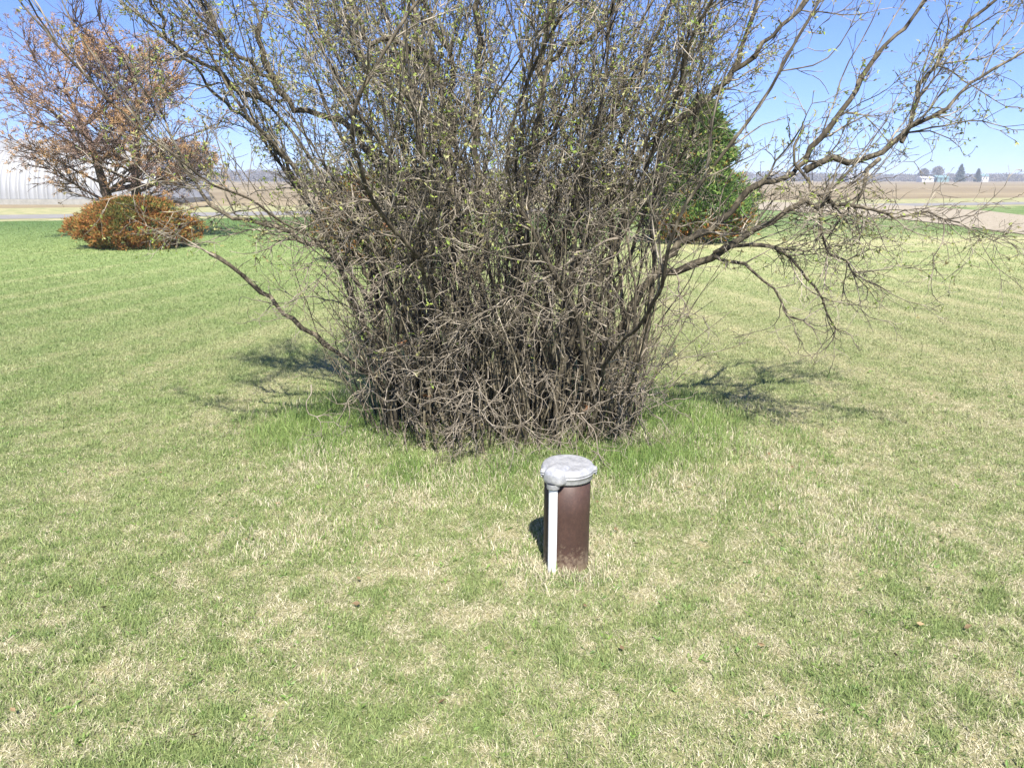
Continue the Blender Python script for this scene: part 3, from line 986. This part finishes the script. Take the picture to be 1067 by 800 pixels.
def shrub_mass(root, cx, cy, rx, ry, h, cols, n_cl, size, base=0.0, flat_top=0.75, stems=7, alt=None):
    lv, tb = Leaves(), Tubes()
    for k in range(n_cl):
        a_ = rng.uniform(0, 2 * math.pi)
        u_ = rng.random() ** 0.7
        z = base + u_ * (h - base)
        prof = (1 - (u_ ** 2) * flat_top) ** 0.5 * (0.72 + 0.5 * min(1, u_ * 3))
        lump = 0.66 + 0.62 * vnoise(np.array([a_ * 2.2]), np.array([u_ * 3.0]), 0.55, 61)[0]
        q_ = rng.uniform(0.35, 1.0) ** 0.4 * lump * prof
        c = np.array([cx + math.cos(a_) * rx * q_, cy + math.sin(a_) * ry * q_, max(0.06, z)])
        d = np.array([math.cos(a_) * 0.8, math.sin(a_) * 0.8, 0.35 + u_ * 0.6])
        cc = cols
        if alt is not None and vnoise(np.array([a_ * 2]), np.array([z]), 0.5, 62)[0] > 0.66:
            cc = alt
        sprays(lv, c, d, 22, size, cc)
    for k in range(stems):
        a_ = rng.uniform(0, 2 * math.pi)
        P = walk((cx + math.cos(a_) * 0.1, cy + math.sin(a_) * 0.1, 0), (math.cos(a_) * 0.7 * rx / h, math.sin(a_) * 0.7 * ry / h, 1), h * 0.85, 8, 0.08, 0)
        t_ = Tubes()
        t_.add(P, np.linspace(0.03, 0.008, len(P)), 6)
        t_.build('stem', M['far_bark'], root)
    lv.build('foliage', M['needle'], root)


rng.bit_generator.state = np.random.default_rng(6).bit_generator.state
j1 = empty('juniper_bush', (-9.1, 18.3, 0), 'wide low rust-orange juniper bush in front of the bare brown tree by the road', 'bush')
shrub_mass(j1, -9.1, 18.3, 1.27, 1.0, 1.14, RUST, 1800, 0.095, flat_top=0.92, alt=OLIVE)
jx = at(405, 250, 15.0)
j2 = empty('juniper_bush', (jx[0], 15.0, 0), 'brown and olive juniper bush half hidden behind the stems of the lilac', 'bush')
shrub_mass(j2, jx[0], 15.0, 1.15, 1.0, 1.65, np.vstack([RUST, OLIVE]), 1100, 0.11, alt=OLIVE)
gx0 = at(724, 250, 20.0)
ev = empty('evergreen_tree', (gx0[0], 20.0, 0), 'dense green evergreen tree with rusty lower sprays standing behind the lilac', 'evergreen')
tb = Tubes()
P = walk((gx0[0], 20.0, 0), (0, 0, 1), 3.3, 12, 0.02, 0)
tb.add(P, np.linspace(0.11, 0.015, len(P)), 8)
tr = tb.build('trunk', M['far_bark'], ev)
lv, lr = Leaves(), Leaves()
for k in range(2100):
    u_ = rng.random() ** 1.15
    z = 0.15 + u_ * 3.35
    a_ = rng.uniform(0, 2 * math.pi)
    lump = 0.42 + 1.1 * vnoise(np.array([a_ * 1.8 + 3]), np.array([z]), 0.38, 63)[0]
    rr_ = 1.45 * (1 - u_) ** 0.65 * lump * (0.75 + 0.25 * min(1, u_ * 5)) * rng.uniform(0.4, 1.0) ** 0.45
    c = np.array([gx0[0] + math.cos(a_) * rr_, 20.0 + math.sin(a_) * rr_ * 0.9, z])
    d = np.array([math.cos(a_) * 0.8, math.sin(a_) * 0.8, 0.5])
    if z < 0.75 and rng.random() < 0.6:
        sprays(lr, c, d, 12, 0.18, RUST)
    else:
        sprays(lv, c, d, 13, 0.20, GREEN if rng.random() < 0.85 else OLIVE)
lv.build('crown', M['needle'], ev)
lr.build('rusty_skirt', M['needle'], ev)

# the wide brown tree by the road
TX, TY = -10.85, 21.5
bt = empty('budding_tree', (TX, TY, 0), 'wide twiggy tree with rusty brown tips and two trunks before the white arched barn', 'tree')
BROWN = np.array([[0.47, 0.28, 0.13], [0.38, 0.245, 0.165], [0.32, 0.225, 0.195], [0.50, 0.32, 0.145], [0.30, 0.215, 0.185]])
lv, tw = Leaves(), Tubes()
trunks = []
for tx, tilt in ((-11.15, -0.10), (-10.60, 0.10)):
    P = walk((tx, TY, -0.05), (tilt, 0.02, 1), 4.1, 16, 0.04, 0.02)
    tb = Tubes()
    rad = np.linspace(0.17, 0.03, len(P))
    tb.add(P, rad, 10)
    trunks.append((P, rad, tb.build('trunk', M['far_bark'], bt)))
for k in range(54):
    P, rad, tro = trunks[k % 2]
    i = int(rng.integers(4, len(P)))
    t = i / len(P)
    a_ = rng.uniform(0, 2 * math.pi) if k > 16 else rng.choice([math.pi, 0.0]) + rng.normal(0, 0.4)
    el = rng.uniform(0.18, 0.55) + 0.5 * t ** 2
    d = np.array([math.cos(a_) * math.cos(el), math.sin(a_) * math.cos(el) * 0.9, math.sin(el)])
    L = rng.uniform(1.8, 3.9) * (0.72 + 0.55 * t - 0.5 * t * t * t)
    B = walk(P[i], d, L, 14, 0.07, 0.012)
    r0 = min(rad[i] * 0.5, 0.038)
    tb = Tubes()
    tb.add(B, np.linspace(r0, 0.008, len(B)), 6)
    tb.build('limb', M['far_bark'], bt)
    for _ in range(18):
        j = int(rng.integers(3, len(B)))
        l2 = rng.uniform(0.35, 1.2) * (1.1 - 0.5 * j / len(B))
        C_ = walk(B[j], side_dir(B[j] - B[j - 1], rng.uniform(0.4, 0.9)), l2, 6, 0.12, 0.02)
        tw.add(C_, np.linspace(0.014, 0.005, len(C_)), 4)
        for _ in range(4):
            e = C_[int(rng.integers(2, len(C_)))]
            D_2 = walk(e, side_dir(C_[-1] - C_[0], 0.6), rng.uniform(0.15, 0.45), 3, 0.15, 0.04)
            tw.add(D_2, np.linspace(0.007, 0.004, len(D_2)), 3)
            if vnoise(np.array([e[0] * 1.0 + e[1] * .5]), np.array([e[2] * 1.6]), 0.6, 71)[0] > 0.40:
                nz = vnoise(np.array([e[0] * 1.0 + e[1] * .7]), np.array([e[2] * 1.3]), 0.55, 72)[0]
                sprays(lv, D_2[-1], unit(D_2[-1] - D_2[0]), 19, 0.08, BROWN[[0, 3, 1]] if nz > 0.5 else BROWN[[1, 2, 4]], 0.7)
o = tw.build('twig_growth', M['far_bark'], bt)
o['kind'] = 'stuff'
o = lv.build('crown', M['needle'], bt)
o['kind'] = 'stuff'

# ------------------------------------------------------------------ the arched barn
BY, BR, BX0, BX1 = 50.5, 4.35, -62.0, -23.2
barn = empty('arched_barn', (BX1 - 10, BY + BR, 0), 'white arched barn of ribbed steel beyond the road', 'barn')
nu, per = 40, 14
nrib = int((BX1 - BX0) / 0.62)
xs = np.linspace(BX0, BX1, nrib * per + 1)
corr = -0.17 * np.exp(-((((xs - BX0) / 0.62) % 1.0 - 0.5) / 0.20) ** 2)
an = np.linspace(0, math.pi, nu + 1)
rr_ = BR + corr
Vx = np.repeat(xs[None], nu + 1, 0)
Vy = BY + BR - np.cos(an)[:, None] * rr_[None]
Vz = 0.35 + np.sin(an)[:, None] * rr_[None] * 0.90
idx = np.arange((nu + 1) * len(xs)).reshape(nu + 1, len(xs))
q = np.stack([idx[:-1, :-1], idx[:-1, 1:], idx[1:, 1:], idx[1:, :-1]], -1).reshape(-1, 4)
mesh_np('roof', np.stack([Vx, Vy, Vz], -1).reshape(-1, 3), q, None, M['ribbed_steel'], barn)
for xe, nm in ((BX0 + 0.05, -1), (BX1 - 0.05, 1)):
    v = [(xe, BY + BR, 0.3)] + [(xe, BY + BR - math.cos(a_) * BR * 0.98, 0.3 + math.sin(a_) * BR * 0.88) for a_ in an]
    mesh_np('end_wall', v, None, [(0, i, i + 1) for i in range(1, len(an))], M['white_steel'], barn, smooth=False)
box_mesh('foundation', (BX0 - 0.1, BY - 0.12, -0.1), (BX1 + 0.1, BY + 2 * BR + 0.12, 0.34), M['concrete'], barn)


# ------------------------------------------------------------------ the far edge of the field
def far_crown(lv, cx, cy, h, rx, cnt, size, cols, z0=0.0, cone=False):
    u_ = rng.random(cnt)
    a_ = rng.uniform(0, 2 * math.pi, cnt)
    if cone:
        q_ = (1 - u_) ** 0.7 * np.sqrt(rng.random(cnt)) * rx
    else:
        q_ = np.sqrt(np.clip(1 - (2 * u_ - 1) ** 2, 0, 1)) * np.sqrt(rng.random(cnt)) * rx
    p = np.stack([cx + np.cos(a_) * q_, cy + np.sin(a_) * q_, z0 + u_ * (h - z0)], 1)
    col_ = cols[rng.integers(0, len(cols), cnt)] * rng.uniform(0.8, 1.2, (cnt, 1))
    lv.add(p, rng.normal(0, 1, (cnt, 3)) + [0, 0, 0.6], size * rng.uniform(0.6, 1.3, cnt), size * 0.6 * rng.uniform(0.5, 1.2, cnt), col_)


FARWOOD = np.array([[0.16, 0.135, 0.13], [0.20, 0.165, 0.15], [0.13, 0.12, 0.12], [0.18, 0.17, 0.13]])
wl, wt = Leaves(), Tubes()
for k in range(1500):
    th = rng.uniform(-1, 1)
    cx = th * 620
    cy = 560 + rng.uniform(0, 90) + 40 * math.sin(th * 4)
    hh = 4.0 + 4.5 * vnoise(np.array([cx]), np.array([0.0]), 60, 81)[0] + rng.uniform(0, 1.6)
    wt.add([(cx, cy, 0), (cx, cy, hh * 0.4), (cx + rng.normal(0, .3), cy, hh * 0.7)], [0.22, 0.12, 0.04], 4)
    far_crown(wl, cx, cy, hh, rng.uniform(4, 8), 70, 1.5, FARWOOD, 0.1)
o = wl.build('far_woods', M['needle'])
o['kind'] = 'stuff'
o = wt.build('far_woods_trunks', M['dark_wood'])
o['kind'] = 'stuff'


def far_tree(name, px, Y_, h, rx, cols, label, cone):
    c = at(px, 187, Y_)
    root = empty(name, (c[0], Y_, 0), label, 'tree', 'trees at the far edge of the field')
    tb = Tubes()
    tb.add([(c[0], Y_, 0), (c[0], Y_, h * 0.5), (c[0], Y_, h * 0.95)], [0.35, 0.22, 0.05], 6)
    tb.build('trunk', M['dark_wood'], root)
    lv = Leaves()
    far_crown(lv, c[0], Y_, h, rx, 1100, 1.0, cols, 0.3 if cone else h * 0.2, cone)
    lv.build('crown', M['needle'], root)


FARGREEN = np.array([[0.050, 0.075, 0.050], [0.065, 0.09, 0.06], [0.04, 0.06, 0.045]])
far_tree('spruce_tree', 1000, 480, 10.0, 3.6, FARGREEN, 'broad dark spruce rising above the far edge of the field', True)
far_tree('spruce_tree', 1018.5, 480, 7.4, 2.2, FARGREEN, 'narrow pointed spruce left of the small white-walled shed on the horizon', True)
far_tree('bare_tree', 976, 510, 9.4, 4.2, FARWOOD, 'grey leafless round tree behind the long white shed on the horizon', False)
far_tree('bare_tree', 962, 520, 8.2, 3.6, FARWOOD, 'smaller grey leafless tree beside the taller bare one behind the white shed', False)


def far_house(name, px0, px1, Y_, hw, hr, depth, wall, roof, label):
    a_, b_ = at(px0, 187, Y_), at(px1, 187, Y_)
    x0, x1 = a_[0], b_[0]
    root = empty(name, ((x0 + x1) / 2, Y_, 0), label, 'shed')
    box_mesh('wall', (x0, Y_, -0.1), (x1, Y_ + depth, hw), wall, root)
    e = 0.4
    v = [(x0 - e, Y_ - e, hw), (x1 + e, Y_ - e, hw), (x1 + e, Y_ + depth + e, hw), (x0 - e, Y_ + depth + e, hw), (x0 - e, Y_ + depth / 2, hr), (x1 + e, Y_ + depth / 2, hr)]
    mesh_np('roof', v, [(0, 1, 5, 4), (2, 3, 4, 5), (0, 3, 2, 1)], [(0, 4, 3), (1, 2, 5)], roof, root, smooth=False)
    w_ = (x1 - x0)
    for f_ in (0.22, 0.62):
        box_mesh('window', (x0 + w_ * f_, Y_ - 0.06, hw * 0.42), (x0 + w_ * f_ + min(1.4, w_ * 0.14), Y_ - 0.003, hw * 0.8), M['glass'], root)


far_house('farm_shed', 961, 973, 480, 2.3, 3.4, 7, M['white_steel'], M['white_steel'], 'long low white shed across the field beside the dark broad spruce')
far_house('farm_shed', 977, 989, 500, 2.6, 4.2, 9, M['teal_roof'], M['teal_roof'], 'teal steel shed between the white shed and the broad spruce')
far_house('farm_shed', 1023, 1030, 500, 3.6, 4.8, 6, M['white_steel'], M['teal_roof'], 'small white-walled shed with teal roof right of the narrow spruce')
far_house('farm_shed', 885, 892, 500, 2.6, 4.2, 6, M['white_steel'], M['grey_roof'], 'small white shed glimpsed through the right bough of the lilac')


# ------------------------------------------------------------------ the air between here and the far woods
m = bpy.data.materials.new('haze_air')
m.use_nodes = True
n, l = m.node_tree.nodes, m.node_tree.links
n.clear()
pv = n.new('ShaderNodeVolumePrincipled')
pv.inputs['Color'].default_value = (0.80, 0.88, 1.0, 1)
pv.inputs['Density'].default_value = 0.0006
pv.inputs['Anisotropy'].default_value = 0.0
ou = n.new('ShaderNodeOutputMaterial')
l.new(pv.outputs[0], ou.inputs['Volume'])
hz = box_mesh('haze', (-3600, -320, -1.1), (3600, 4600, 16), m)
hz['kind'] = 'stuff'
scene.cycles.volume_bounces = 0
